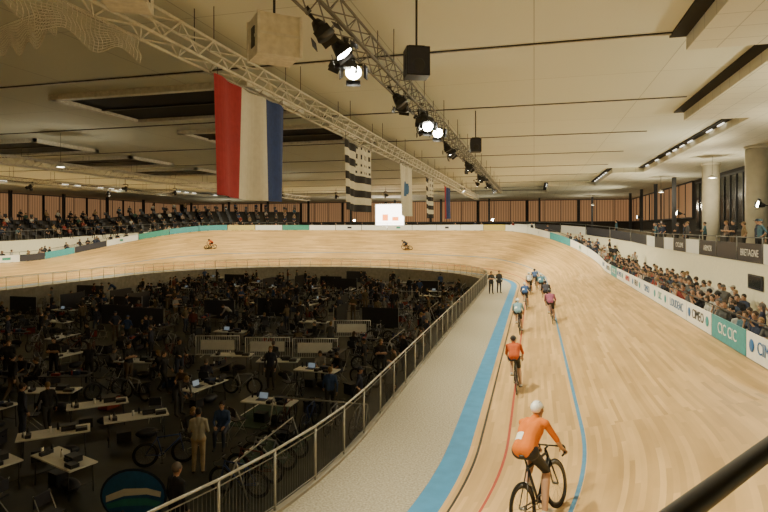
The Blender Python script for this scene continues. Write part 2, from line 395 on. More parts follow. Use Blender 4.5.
def lamp(pos,target,power,on=True,cone=110,name='floodlight',col=(1,.89,.60)):
    pos=V(pos); d=(V(target)-pos).normalized(); q=(-d).to_track_quat('Z','Y')
    M=Matrix.Translation(pos)@q.to_matrix().to_4x4()
    o=place(name,FL if on else FD,M)
    if on and power>0:
        l=bpy.data.lights.new('flood_beam','SPOT'); l.energy=power; l.spot_size=math.radians(cone); l.spot_blend=.9; l.shadow_soft_size=.14; l.color=col
        lo=bpy.data.objects.new('flood_beam',l); bpy.context.scene.collection.objects.link(lo); lo.matrix_world=M@Matrix.Translation((0,0,-.3)); lo.parent=o; lo.matrix_parent_inverse=M.inverted()
PW=3600
for y in(4,10.2,18.2,25,32,39,46,53): lamp((-3.6,y,8.45),(1.9,y+1.5,1),PW*(.7 if y<12 else 1))
for y in(9.2,11,14.8,15.6,17.4,19.2,24,26.2,31,33,40,47): lamp((-3.75+random.uniform(-.1,.4),y,8.45),(-3+random.uniform(-3,6),y+random.uniform(-3,3),0),0,False)
lamp((-3.7,11.3,8.35),(-1.5,5,3),400); lamp((-3.3,17.7,8.3),(-.5,9,2),400); lamp((-3.2,19.0,8.3),(0,10,2),300)
for k in range(9):
    s=L+3+k*(A-2)/8; p=P(s,-3.4); t=P(s,4.2)
    lamp((p.x,p.y,9.0),t,PW*1.15)
for y in(47,38,29,20): lamp((-41.2,y,8.45),(-46.6,y,1),PW)
for k in range(3):
    s=L+A+L+8+k*18; p=P(s,-3); lamp((p.x,p.y,9.0),P(s,4.),PW*.5)
lamp((-7.2,3,8.5),(-1,4,1),PW*.35)
for (x,y,tx) in((11.3,18,-10),(11.3,33,-10),(11.3,50,-10),(11.3,68,-10),(-59,40,-36),(-50,84,-36),(-28,86,-24),(-6,86,-14)):
    lamp((x,y,6.2),(tx,y if y<80 else y-22,10.5),1300 if x>0 else 450,cone=140,name='added_uplight')  # added fixtures, made up to brighten the ceiling
for k in range(9):
    s=L+3+k*(A-2)/8; p=P(s,-3.4); b=MB(); b.tube((p.x,p.y,9.4),(p.x,p.y,9.98),.03,'steel_dark'); b.box((p.x,p.y,9.43),(.3,.3,.06),'steel_dark'); b.build('lamp_hanger')
def speaker(name,x,y,z,w,h,dp,m,yaw):
    b=MB(); b.box((0,0,0),(w,dp,h),m)
    for k in(-1,1): b.box((k*w*.5,0,0),(.03,dp*.3,h*.5),'steel_dark')
    b.box((0,0,h/2+.05),(w*.7,.06,.05),'steel_dark'); b.tube((0,0,h/2),(0,0,9.98-z),.025,'steel_dark')
    if m=='black_plastic': b.box((0,-dp/2-.01,0),(w*.88,.02,h*.88),'board_dark'); b.ell((0,-dp/2-.02,-h*.15),(w*.28,.02,w*.28),'steel_dark')
    else:
        b.box((0,0,0),(w*1.03,dp*1.03,.05),'white_trim')
        for sx in(-1,1):
            for sy in(-1,1): b.box((sx*w/2,sy*dp/2,0),(.05,.05,h*1.02),'white_trim')
    place(name,b.mesh(name),TM(x,y,z,yaw))
speaker('hanging_box',-4.75,9.7,8.55,.80,.75,.72,'beige_box',.75); speaker('hanging_box',-6.3,7.6,8.8,.65,.5,.6,'beige_box',.5)  # plain beige boxes hung from the ceiling
speaker('loudspeaker',-2.45,11.85,8.55,.5,.62,.45,'black_plastic',.4); speaker('loudspeaker',-2.4,24,8.5,.45,.55,.45,'black_plastic',.2)
def net(x0,y0,x1,y1,z,sag,w):
    b=MB(); nu=40;nv=12
    def q(i,j):
        t=i/nu; a=V((x0,y0,z)).lerp(V((x1,y1,z)),t); dz=sag*4*t*(1-t)*(j/nv)+.38*(j/nv)*(1+.3*math.sin(t*20))
        return a+V((w*math.sin(j*.9)*.08,w*j/nv*.4,-dz))
    for i in range(nu):
        for j in range(nv+1): b.tube(q(i,j),q(i+1,j),.006,'net_white',3,smooth=False)
    for i in range(nu+1):
        for j in range(nv): b.tube(q(i,j),q(i,j+1),.006,'net_white',3,smooth=False)
    b.build('safety_net')
net(-7.4,5.2,-7.4,9.2,8.7,.15,.3); net(-10.2,8.6,-8.2,8.0,8.9,.15,.3)

# ---------------------------------------------------------------- flags
def flag(name,x,y0,y1,zt,zb,fn,nu=36,nv=27):
    b=MB()
    def q(i,j):
        t=i/nu; v=j/nv; return V((x+.10*math.sin(t*9+1)*(.3+v)+.04*math.sin(t*23),y0+(y1-y0)*t,zt+(zb-zt)*v-.03*math.sin(t*math.pi)))
    for i in range(nu):
        for j in range(nv): b.add([q(i,j),q(i+1,j),q(i+1,j+1),q(i,j+1)],[(0,1,2,3)],fn((i+.5)/nu,(j+.5)/nv),True)
    b.tube((x,y0-.1,zt),(x,y1+.1,zt),.025,'alu')
    for y in(y0+.2,y1-.2): b.tube((x,y,zt),(x,y,8.7),.008,'steel_dark',4)
    b.build(name)
def french(u,v): return 'flag_red' if u<.34 else('flag_white' if u<.67 else 'flag_blue')
def breton(u,v):
    if v<.46 and u>.45: return 'flag_black' if ((u*22)%2<.7 and (v*18)%2.2<.8) else 'flag_white'
    return 'flag_black' if int(v*9)%2==0 else 'flag_white'
def ecu(u,v): return 'board_blue' if (u-.5)**2+(v-.45)**2<.02 else 'flag_white'
flag('french_flag',-7.0,11.2,15.0,8.5,5.75,french)
flag('breton_flag',-7.0,20.2,24.1,8.4,5.7,breton)
flag('white_flag',-7.0,29.4,32.6,8.5,5.7,ecu)
flag('breton_flag',-7.0,36.8,39.8,8.4,5.7,breton)
flag('european_flag',-7.0,44.8,48.2,8.4,5.8,lambda u,v:'flag_red' if u<.3 else 'flag_blue')
b=MB(); b.box((-21.3,83,6.75),(4.7,.25,4.0),'white_paint'); b.box((-21.3,82.86,6.8),(4.4,.04,3.6),'screen_glow'); b.box((-22.0,82.83,6.6),(.9,.03,1.0),'screen_orange'); b.box((-20.4,82.83,6.4),(1.0,.03,.6),'screen_orange')
for k in(-1,1): b.box((-21.3+k*1.8,83.1,4.8),(.15,.15,.3),'steel_dark')
b.box((-21.3,83.1,4.8),(4.2,.8,.1),'steel_dark'); b.build('video_screen')

# ---------------------------------------------------------------- humans
def hand(mb,w,d,pn,side,curl,m='skin'):
    d=d.normalized(); pn=(pn-d*pn.dot(d)).normalized(); ts=pn.cross(d)*(1 if side<0 else -1)
    Rm=Matrix((ts,pn,d)).transposed()
    mb.ell(w+d*.045,(.040,.018,.056),m,Rm,10,6)
    for i,ln in enumerate((.070,.080,.074,.058)):
        p=w+d*.085+ts*(.030-.020*i); a=curl*.5; 
        for k in range(3):
            dr=(d*math.cos(a)+pn*math.sin(a)).normalized(); q=p+dr*ln*(.42,.32,.26)[k]; mb.tube(p,q,.0095-.001*k,m,5,r1=.0085-.001*k); p=q; a+=curl
    p=w+d*.02+ts*.032; dr=(d*.75+ts*.6+pn*.25).normalized(); q=p+dr*.04; mb.tube(p,q,.0115,m,5,r1=.010); dr=(d*.9+ts*.15+pn*.4*(1+curl)).normalized(); mb.tube(q,q+dr*.032,.010,m,5,r1=.008)
def human(name,J,top='top_cloth',leg='trouser',calf=None,fore='top_cloth',shoe='shoe_dark',hair='short',hy=0.,hp=0.,vox=.022,curl=.35,palm=None,hdir=None,fat=1.,legr=1.12,extra=None):
    J={k:V(v) for k,v in J.items()}; calf=calf or leg
    side=(J['shR']-J['shL']).normalized(); parts=[]
    def cap(a,b,ra,rb,m): parts.append(('c',V(a),V(b),ra,rb,m))
    def el(c,r,m,Rm): parts.append(('e',V(c),r,Rm,None,m))
    pel,ch,nk=J['pel'],J['chest'],J['neck']
    hs=(J['hipR']-J['hipL']).normalized()
    cap(J['hipL'],J['hipR'],.105*fat,.105*fat,leg)
    wst=pel.lerp(ch,.45)
    for k in(-1,1):
        cap(pel+hs*k*.055,wst+side*k*.05,.112*fat,.102*fat,top)
        cap(wst+side*k*.05,ch+side*k*.075,.102*fat,.112,top)
        cap(ch+side*k*.075,nk.lerp(J['shR'] if k>0 else J['shL'],.6),.108,.062,top)
    cap(J['shL'],J['shR'],.062,.062,top); cap(ch,nk,.10,.07,top)
    for S in'LR':
        cap(J['sh'+S],J['el'+S],.054,.042,top); cap(J['el'+S],J['wr'+S],.040,.028,fore)
        cap(J['hip'+S],J['kn'+S],.088*legr,.058*legr,leg)
        cm=J['kn'+S].lerp(J['an'+S],.3)-(J['toe'+S]-J['an'+S]).normalized()*.012
        cap(J['kn'+S],cm,.055*legr,.058*legr,calf); cap(cm,J['an'+S],.058*legr,.038*legr,calf)
        an=J['an'+S];toe=J['toe'+S]; hd=(toe-an).normalized()
        cap(an-V((0,0,.03)),toe,.045,.034,shoe); cap(an-hd*.03-V((0,0,.045)),toe-hd*.05,.036,.034,shoe)
    f=V((math.sin(-hy)*math.cos(hp),math.cos(hy)*math.cos(hp),math.sin(hp))); r=f.cross(V((0,0,1))).normalized(); u=r.cross(f)
    Rm=Matrix((r,f,u)).transposed(); hc=J['head']
    cap(nk,hc-u*.06-f*.01,.058,.052,'skin'); el(hc,(.076,.095,.115),'skin',Rm); el(hc+f*.022-u*.058,(.054,.066,.058),'skin',Rm)
    t=MB()
    for p in parts:
        if p[0]=='c': t.capsule(p[1],p[2],p[3],p[4],'skin')
        else: t.ell(p[1],p[2],'skin',p[3],14,10)
    o=t.build('tmp'); o.data.validate()
    md=o.modifiers.new('r','REMESH'); md.mode='VOXEL'; md.voxel_size=vox
    md=o.modifiers.new('s','SMOOTH'); md.factor=.5; md.iterations=3
    dg=bpy.context.evaluated_depsgraph_get(); me=bpy.data.meshes.new_from_object(o.evaluated_get(dg)); bpy.data.objects.remove(o)
    mb=MB(); mb.v=[tuple(v.co) for v in me.vertices]
    inv=[(p,p[3].inverted() if p[0]=='e' else None) for p in parts]
    for pl in me.polygons:
        c=pl.center; best=9;bm='skin'
        for p,iv in inv:
            if p[0]=='c':
                ab=p[2]-p[1]; l2=ab.length_squared; tt=max(0,min(1,(c-p[1]).dot(ab)/l2)) if l2>1e-9 else 0
                dd=(c-(p[1]+ab*tt)).length-(p[3]+(p[4]-p[3])*tt)
            else:
                q=iv@(c-p[1]); dd=(V((q.x/p[2][0],q.y/p[2][1],q.z/p[2][2])).length-1)*min(p[2])
            if dd<best: best=dd;bm=p[5]
        mb.f.append(tuple(pl.vertices)); mb.m.append(mb.mi(bm)); mb.sm.append(True)
    bv=BVHTree.FromPolygons([V(v) for v in mb.v],mb.f) if extra else None
    bpy.data.meshes.remove(me)
    mb.ell(hc+f*.097-u*.012,(.012,.018,.024),'skin',Rm,8,6)
    for k in(-1,1):
        mb.ell(hc+f*.083+r*k*.031+u*.010,(.013,.009,.008),'eye_dark',Rm,8,4); mb.ell(hc+r*k*.077-f*.005-u*.01,(.010,.020,.030),'skin',Rm,8,6)
        mb.ell(hc+f*.086+r*k*.031+u*.028,(.018,.006,.004),'hair',Rm,8,4)
    mb.ell(hc+f*.086-u*.057,(.023,.007,.007),'lip',Rm,8,4)
    if hair in('short','long','bun'):
        mb.ell(hc-f*.016+u*.026,(.085,.098,.105),'hair',Rm,14,10)
        if hair=='long': mb.ell(hc-f*.055-u*.07,(.078,.05,.13),'hair',Rm,12,8)
        if hair=='bun': mb.ell(hc-f*.12+u*.03,(.04,.04,.04),'hair',Rm)
    elif hair=='cap':
        mb.ell(hc-f*.005+u*.03,(.088,.104,.095),'top_cloth',Rm,14,10,cut=.0); mb.box(hc+f*.12+u*.035,(.13,.09,.012),'top_cloth',Rm); mb.ell(hc-f*.02,(.082,.095,.09),'hair',Rm)
    else:
        hm=hair
        mb.ell(hc-f*.012+u*.022,(.096,.128,.108),hm,Rm,20,14,cut=-.005)
        mb.ell(hc-f*.085+u*.03,(.075,.075,.07),hm,Rm,14,10)
        for k in(-2,-1,1,2): mb.ell(hc+r*k*.026+u*(.118-abs(k)*.008)-f*.01,(.005,.07,.012),'helmet_dark' if hm!='helmet_dark' else 'spoke',Rm,6,6)
        for k in(-1,1): mb.tube(hc+r*k*.08+u*.01,hc+r*k*.03-u*.115+f*.02,.004,'black_plastic',4)
    for S,sg in(('L',-1),('R',1)):
        d=(J['wr'+S]-J['el'+S]).normalized()
        if hdir: d=V(hdir)
        pn=V(palm) if palm else -side*sg
        if palm and palm[0]!=0 : pn=V((palm[0]*sg,palm[1],palm[2]))
        hand(mb,J['wr'+S],d,pn,sg,curl)
    if extra: extra(mb,bv)
    return mb.mesh(name)
def stand(**k):
    J=dict(pel=(0,0,.97),chest=(0,.01,1.28),neck=(0,-.01,1.47),head=(0,.02,1.635),hipL=(-.09,0,.93),hipR=(.09,0,.93),knL=(-.11,.02,.51),knR=(.11,.02,.51),anL=(-.12,-.02,.10),anR=(.12,-.02,.10),toeL=(-.15,.14,.035),toeR=(.15,.14,.035),shL=(-.175,0,1.41),shR=(.175,0,1.41),elL=(-.24,-.02,1.13),elR=(.24,-.02,1.13),wrL=(-.23,.07,.88),wrR=(.23,.07,.88)); J.update(k); return J
HM=[]
HM.append(human('p0',stand(),hair='short'))
HM.append(human('p1',stand(elL=(-.25,.08,1.16),elR=(.25,.08,1.16),wrL=(-.17,.33,1.13),wrR=(.17,.33,1.13)),hair='long',palm=(0,0,-1),curl=.5))
HM.append(human('p2',stand(elL=(-.26,.06,1.15),elR=(.26,.06,1.15),wrL=(.06,.19,1.20),wrR=(-.06,.22,1.17)),hair='short',fore='skin',fat=1.1,curl=.3))
HM.append(human('p3',stand(elL=(-.2,.2,1.22),elR=(.2,.2,1.22),wrL=(-.09,.33,1.46),wrR=(.09,.33,1.46)),hair='bun',fore='skin',palm=(0,-1,0),curl=.7))
HM.append(human('p4',stand(anL=(-.1,-.28,.16),toeL=(-.12,-.16,.045),knL=(-.1,-.02,.53),anR=(.1,.22,.10),toeR=(.12,.38,.06),knR=(.1,.16,.52),wrL=(-.25,.22,.95),elL=(-.25,.05,1.14),elR=(.25,-.12,1.15),wrR=(.24,-.1,.89)),hair='short'))
HM.append(human('p5',stand(elL=(-.34,-.08,1.17),elR=(.34,-.08,1.17),wrL=(-.19,.02,1.0),wrR=(.19,.02,1.0)),hair='cap',fat=1.12,fore='skin'))
HM.append(human('p6',stand(pel=(0,-.08,.95),hipL=(-.09,-.08,.91),hipR=(.09,-.08,.91),chest=(0,.14,1.16),neck=(0,.28,1.26),head=(0,.41,1.33),shL=(-.175,.23,1.22),shR=(.175,.23,1.22),elL=(-.22,.33,.97),elR=(.22,.33,.97),wrL=(-.14,.47,.80),wrR=(.14,.47,.80)),hp=-.6,hair='short',curl=.5))
HM.append(human('p9',stand(pel=(0,-.06,.96),chest=(0,.06,1.25),neck=(0,.12,1.43),head=(0,.19,1.57),shL=(-.175,.10,1.37),shR=(.175,.10,1.37),elL=(-.28,.16,1.10),elR=(.28,.16,1.10),wrL=(-.16,.36,1.16),wrR=(.16,.36,1.16),hipL=(-.09,-.07,.92),hipR=(.09,-.07,.92)),hp=-.2,hair='short',palm=(0,0,-1),curl=.6))
SIT=human('p7',stand(pel=(0,0,.55),hipL=(-.1,.02,.54),hipR=(.1,.02,.54),knL=(-.13,.43,.50),knR=(.13,.43,.50),anL=(-.13,.42,.10),anR=(.13,.42,.10),toeL=(-.14,.58,.035),toeR=(.14,.58,.035),chest=(0,.03,.86),neck=(0,.03,1.05),head=(0,.07,1.215),shL=(-.175,.03,.99),shR=(.175,.03,.99),elL=(-.23,.12,.74),elR=(.23,.12,.74),wrL=(-.14,.34,.67),wrR=(.14,.34,.67)),hair='short',palm=(0,0,-1))
SIT2=human('p8',stand(pel=(0,0,.55),hipL=(-.1,.02,.54),hipR=(.1,.02,.54),knL=(-.13,.43,.50),knR=(.13,.43,.50),anL=(-.13,.40,.10),anR=(.13,.44,.10),toeL=(-.14,.56,.035),toeR=(.14,.6,.035),chest=(0,.06,.85),neck=(0,.1,1.03),head=(0,.16,1.18),shL=(-.175,.08,.98),shR=(.175,.08,.98),elL=(-.21,.24,.76),elR=(.21,.24,.76),wrL=(-.04,.36,.62),wrR=(.05,.36,.62)),hair='long',hp=-.3,fore='skin')
MAN=human('man',stand(elL=(-.24,.02,1.13),wrL=(-.12,.26,1.08),elR=(.25,.0,1.13),wrR=(.12,.27,1.05)),top='top_cloth',leg='khaki',fore='skin',hair='short',vox=.016,fat=1.08,palm=(0,0,1))
COLS=[(.02,.02,.025)]*6+[(.03,.04,.08)]*3+[(.10,.10,.10)]*2+[(.45,.44,.40)]*3+[(.24,.04,.03),(.05,.09,.18),(.28,.19,.10),(.05,.10,.07),(.32,.23,.18),(.07,.15,.2)]
DCOLS=[(.015,.015,.018)]*9+[(.03,.035,.06)]*3+[(.08,.08,.08),(.3,.3,.28),(.12,.03,.02),(.04,.08,.2),(.12,.09,.05)]
def person(name,x,y,z,yaw,kinds=(0,1,2,3,4,5),col=None,me=None):
    return place(name,me or HM[random.choice(kinds)],TM(x,y,z,yaw,random.uniform(.93,1.05)),col or random.choice(COLS))

# ---------------------------------------------------------------- bicycle
def bicycle():
    b=MB(); rr=.335; RA=(0,-.49,rr); FA=(0,.49,rr)
    for A_ in(RA,FA):
        b.revolve(A_,[(.335,0),(.331,.010),(.322,.012),(.314,.009),(.314,-.009),(.322,-.012),(.331,-.010)],'tyre',36)
        b.revolve(A_,[(.316,.010),(.262,.008),(.252,0),(.262,-.008),(.316,-.010)],'carbon',36)
        b.tube((-.045,A_[1],A_[2]),(.045,A_[1],A_[2]),.018,'spoke',10)
        for k in range(18):
            a=2*math.pi*k/18; sx=.03 if k%2 else -.03
            b.tube((sx,A_[1]+.018*math.cos(a+.3),A_[2]+.018*math.sin(a+.3)),(0,A_[1]+.26*math.cos(a),A_[2]+.26*math.sin(a)),.0016,'spoke',3,smooth=False)
    BB=V((0,-.07,.285)); ST=V((0,-.20,.80)); HT=V((0,.375,.83)); HB=V((0,.405,.72))
    fr='bike_frame'
    b.tube(BB,ST,.020,fr,10); b.tube(ST,(0,-.235,.95),.014,'carbon',10); b.tube(HB,BB,.028,fr,10,r1=.024); b.tube(HT-V((0,0,.03)),ST-V((0,0,.03)),.020,fr,10); b.tube(HB,HT,.024,fr,10)
    for k in(-1,1):
        b.tube(BB+V((k*.03,0,0)),(k*.055,-.49,rr),.011,fr,8,r1=.008); b.tube(ST+V((k*.015,0,-.04)),(k*.055,-.49,rr),.010,fr,8,r1=.007)
        b.tube(HB+V((k*.02,0,-.01)),(k*.045,.49,rr),.015,fr,8,r1=.009)
    b.ell((0,-.255,.965),(.062,.075,.018),'black_plastic'); b.ell((0,-.155,.965),(.025,.10,.015),'black_plastic')
    b.tube(HT,HT+V((0,.0,.04)),.018,'carbon',8); b.tube(HT+V((0,0,.03)),(0,.48,.875),.014,'carbon',8)
    b.tube((-.19,.48,.875),(.19,.48,.875),.013,'carbon',8)
    for k in(-1,1):
        pts=[V((k*.19,.48,.875)),V((k*.195,.54,.872)),V((k*.2,.575,.84)),V((k*.2,.575,.79)),V((k*.2,.54,.755)),V((k*.2,.46,.745))]
        b.path(pts,.013,'black_plastic',8)
    b.revolve(BB+V((.035,0,0)),[(.095,.002),(.095,-.002),(.080,-.002),(.080,.002)],'spoke',28)
    for k in range(5):
        a=k*2*math.pi/5; b.tube(BB+V((.035,0,0)),BB+V((.035,.085*math.cos(a),.085*math.sin(a))),.006,'spoke',4)
    b.revolve((.035,-.49,rr),[(.035,.003),(.035,-.003),(.01,-.003),(.01,.003)],'spoke',16)
    for zz in(1,-1): b.tube(BB+V((.035,0,zz*.093)),(.035,-.49,rr+zz*.034),.004,'steel_dark',4)
    b.tube(BB+V((.05,0,0)),BB+V((.06,.0,-.17)),.010,'carbon',6); b.tube(BB-V((.05,0,0)),BB+V((-.06,0,.17)),.010,'carbon',6); b.tube(BB+V((-.055,0,0)),BB+V((.055,0,0)),.018,'carbon',8)
    b.box(BB+V((.11,0,-.17)),(.09,.07,.02),'black_plastic'); b.box(BB+V((-.11,0,.17)),(.09,.07,.02),'black_plastic')
    return b.mesh('track_bicycle')
BIKE=bicycle()
RJ=dict(pel=(0,-.19,1.02),hipL=(-.085,-.18,.99),hipR=(.085,-.18,.99),chest=(0,.07,1.215),neck=(0,.24,1.315),head=(0,.355,1.42),shL=(-.18,.185,1.27),shR=(.18,.185,1.27),elL=(-.245,.30,1.02),elR=(.245,.30,1.02),wrL=(-.205,.475,.845),wrR=(.205,.475,.845),
 knR=(.10,.12,.64),anR=(.115,-.13,.21),toeR=(.12,.02,.135),knL=(-.10,.22,.86),anL=(-.115,-.10,.55),toeL=(-.12,.04,.475))
def num_patch(mb,bv):
    for (cx,cy) in((-.08,-.12),):
        g=[];nu=nv=6
        for i in range(nu+1):
            for j in range(nv+1):
                o=V((cx-.06+.12*i/nu,cy-.09-.0+.13*j/nv,1.9)); dr=V((0,.35,-1)).normalized(); h=bv.ray_cast(o+V((0,-.25,0)),dr)
                g.append((h[0]+h[1]*.004) if h[0] else None)
        for i in range(nu):
            for j in range(nv):
                q=[g[i*(nv+1)+j],g[(i+1)*(nv+1)+j],g[(i+1)*(nv+1)+j+1],g[i*(nv+1)+j+1]]
                if all(x is not None for x in q): mb.add(q,[(0,1,2,3)],'board_white',True)
RID=human('rider_w',RJ,leg='short_black',calf='skin',fore='skin',shoe='shoe_white',hair='helmet_white',vox=.013,curl=.9,hdir=(0,.75,-.5),legr=1.06,fat=1.1,hp=-.1,hy=.25,extra=num_patch,palm=(0,-.3,-1))
RID2=human('rider_d',dict(RJ),leg='short_black',calf='skin',fore='skin',shoe='shoe_white',hair='helmet_dark',vox=.016,curl=.9,hdir=(0,.75,-.5),legr=1.02,hp=-.15,palm=(0,-.3,-1))
def rider(s,w,me,col,bcol,lean=.35,yaw=0,sc=1):
    p=P(s,w); t=tang(s,w); e=(P(s,w+.3)-P(s,w)).normalized(); nrm=e.cross(t).normalized()
    if nrm.z<0: nrm=-nrm
    up=(V((0,0,1))*(1-lean)+nrm*lean).normalized(); r=t.cross(up).normalized(); t2=up.cross(r)
    M=basis(r,t2,up,p+V((0,0,.004)))@Matrix.Rotation(yaw,4,'Z')@Matrix.Scale(sc,4)
    place('track_bicycle',BIKE,M,bcol); place('racing_cyclist',me,M,col)
rider(-4.15,2.14,RID,(.68,.17,.008),(.03,.03,.03),.50,-.26,1.04)
rider(4.1,.95,RID2,(.50,.09,.015),(.03,.03,.03),.4)
rider(13.6,.8,RID,(.20,.36,.45),(.05,.05,.1),.4)
rider(21.2,1.0,RID,(.04,.10,.28),(.3,.3,.3),.4)
rider(14.8,2.3,RID2,(.32,.09,.17),(.2,.1,.1),.4)
rider(31,1.6,RID2,(.05,.10,.25),(.03,.03,.03),.4)
rider(25.6,2.0,RID,(.08,.22,.32),(.03,.03,.03),.4)
rider(19.7,2.2,RID2,(.04,.04,.06),(.03,.03,.03),.4)
rider(28.5,1.2,RID,(.5,.5,.5),(.03,.03,.03),.4)
rider(L+R*math.radians(140),3.5,RID2,(.6,.1,.02),(.03,.03,.03),.8)
rider(L+R*math.radians(74),3.2,RID2,(.03,.03,.04),(.03,.03,.03),.8)

# ---------------------------------------------------------------- spectators
def yaw_to(x,y,tx,ty): return math.atan2(ty-y,tx-x)-math.pi/2
s=-3.
while s<L+8:
    for row,(d,pr) in enumerate(((.50,1.),(1.2,.85),(1.95,.45),(2.7,.2))):
        if random.random()<pr*(1 if s<30 else .75):
            q=s+random.uniform(-.1,.1); p=outer(q,d+random.uniform(-.08,.12),zw(q)+.01)
            tgt=P(s+random.uniform(-14,6),2); person('spectator',p.x,p.y,p.z,yaw_to(p.x,p.y,tgt.x,tgt.y),(0,1,2,3,5,7) if row else (7,7,1,2,3,0))
    s+=.56
for i in range(26):
    q=random.uniform(0,L+10); p=outer(q,3.95+random.uniform(0,1.2),zg(q)+.02); person('spectator',p.x,p.y,p.z,math.pi/2+random.uniform(-.4,.4),(0,2,5))
for i in range(34):
    q=L+10+i*1.35+random.uniform(-.3,.3); p=outer(q,.6+random.uniform(0,1.6),zw(q)+.02); t=P(q,0); 
    if random.random()<.6 and q<L+R*math.radians(110): person('spectator',p.x,p.y,p.z,yaw_to(p.x,p.y,t.x,t.y),(0,1,2,5))
SA,SB=L+R*math.radians(112),L+A+L*.45
NT=6
def tierz(i,s): return max(zw(s)+.3,2.7)+1.05+.42*i
def tier_prof(s):
    pts=[outer(s,3.6,zg(s))]
    for i in range(NT): pts+=[outer(s,3.6+.85*i,tierz(i,s)),outer(s,3.6+.85*(i+1),tierz(i,s))]
    pts.append(outer(s,3.6+.85*NT,zg(s))); return pts
mb,_=ring('g',tier_prof,SA,SB,1.5,mats=['dark_wall']*(NT*2+1)); mb.build('grandstand')
def seat_row():
    b=MB(); b.box((0,-.02,.42),(.42,.38,.04),'board_dark'); b.box((0,-.2,.6),(.42,.03,.34),'board_dark'); b.box((0,-.08,.2),(.05,.2,.42),'steel_dark'); return b.mesh('grandstand_seat')
SEAT=seat_row()
s=SA+.5
while s<SB-.3:
    for i in range(NT):
        q=s+random.uniform(-.05,.05); p=outer(q,3.6+.85*i+.32,tierz(i,q)+.005); n_=C(q)[1]; yaw=yaw_to(0,0,-n_.x,-n_.y)
        place('grandstand_seat',SEAT,TM(p.x,p.y,p.z,yaw))
        if random.random()<.5: place('seated_spectator',random.choice((SIT,SIT2)),TM(p.x,p.y,p.z,yaw),random.choice(COLS))
    for d in(.55,1.5,2.4):
        if random.random()<.5:
            q=s+random.uniform(-.2,.2); p=outer(q,d,zw(q)+.01); n_=C(q)[1]; person('spectator',p.x,p.y,p.z,yaw_to(0,0,-n_.x,-n_.y)+random.uniform(-.4,.4),(0,1,2,5,7))
    s+=.9
mb=MB()
for k in range(60):
    q=SA+(SB-SA)*k/60; q2=SA+(SB-SA)*(k+1)/60
    mb.tube(outer(q,3.55,zg(q)+1.05),outer(q2,3.55,zg(q2)+1.05),.03,'rail_grey',4); mb.tube(outer(q,3.55,zg(q)),outer(q,3.55,zg(q)+1.05),.025,'rail_grey',4)
mb.build('grandstand_railing')

# ---------------------------------------------------------------- infield
ZI=-1.5
def table_mesh(v,top):
    b=MB(); b.box((0,0,.73),(1.8,.7,.035),top); 
    for x in(-.78,.78):
        for y in(-.3,.3): b.tube((x,y,0),(x*.96,y,.71),.014,'steel_dark',6)
        b.tube((x,-.3,.25),(x,.3,.25),.010,'steel_dark',4)
    b.box((0,0,.70),(1.6,.04,.03),'steel_dark')
    if v==0:
        b.box((-.3,0,.757),(.34,.24,.018),'steel_dark'); Rx=Matrix.Rotation(math.radians(-15),3,'X'); b.box((-.3,.14,.86),(.34,.012,.22),'steel_dark',Rx); b.box((-.3,.132,.86),(.31,.006,.19),'laptop_screen',Rx)
    for k in range(7+2*v): 
        x=random.uniform(-.8,.8);y=random.uniform(-.28,.28)
        if abs(x+.3)<.25 and v==0: x=.5
        if k%2: b.tube((x,y,.75),(x,y,.92),.033,random.choice(['white_paint','kit_red','case_navy','black_plastic']),8); b.tube((x,y,.92),(x,y,.96),.015,'black_plastic',6)
        else: b.box((x,y,.79),(random.uniform(.12,.3),random.uniform(.1,.25),.09),random.choice(['board_dark','black_plastic','steel_dark','board_dark','kit_red']))
    b.box((.35,.05,.82),(.36,.26,.15),random.choice(['case_navy','black_plastic','board_dark'])); 
    b.ell((.3,0,.16),(.34,.18,.15),'board_dark'); b.box((-.35,.05,.16),(.4,.3,.3),'black_plastic')
    return b.mesh('folding_table')
TB=[table_mesh(0,'tabletop'),table_mesh(1,'tabletop'),table_mesh(2,'tabletop_dark'),table_mesh(1,'tabletop_dark')]
def chair_mesh():
    b=MB(); b.box((0,0,.46),(.42,.42,.03),'board_dark'); b.box((0,-.21,.72),(.40,.03,.26),'board_dark')
    for x in(-.19,.19): b.tube((x,-.24,.86),(x,.2,0),.012,'alu',6); b.tube((x,.18,.45),(x,-.26,0),.012,'alu',6)
    b.tube((-.19,.16,.1),(.19,.16,.1),.01,'alu',4); return b.mesh('folding_chair')
CH=chair_mesh()
def barrier_mesh():
    b=MB(); pts=[V((-1.1,0,.12)),V((-1.1,0,1.05)),V((1.1,0,1.05)),V((1.1,0,.12)),V((-1.1,0,.12))]; b.path(pts,.022,'white_paint',8)
    for k in range(1,20): x=-1.1+2.2*k/20; b.tube((x,0,.12),(x,0,1.05),.009,'white_paint',5)
    for x in(-.8,.8): b.box((x,0,.02),(.05,.6,.03),'alu'); b.tube((x,0,.03),(x,0,.12),.02,'alu')
    b.box((0,-.02,.6),(1.7,.01,.5),'board_white'); return b.mesh('crowd_barrier')
BAR=barrier_mesh()
def partition_mesh(m):
    b=MB(); b.box((0,0,.75),(2.4,.05,1.3),m); 
    for x in(-1.2,0,1.2): b.tube((x,.04,0),(x,.04,1.45),.02,'alu'); b.box((x,0,.02),(.06,.5,.03),'steel_dark')
    return b.mesh('team_screen')
PT=[partition_mesh('canopy_black'),partition_mesh('board_dark')]
def crate_mesh(m):
    b=MB(); b.box((0,0,.2),(.62,.42,.36),m); b.box((0,0,.41),(.66,.46,.05),'black_plastic')
    for k in(-1,1): b.box((k*.33,0,.28),(.03,.14,.04),'black_plastic'); b.tube((k*.25,-.18,0),(k*.25,-.18,.03),.03,'black_plastic'); b.tube((k*.25,.18,0),(k*.25,.18,.03),.03,'black_plastic')
    b.box((0,-.225,.36),(.08,.02,.08),'alu'); return b.mesh('equipment_case')
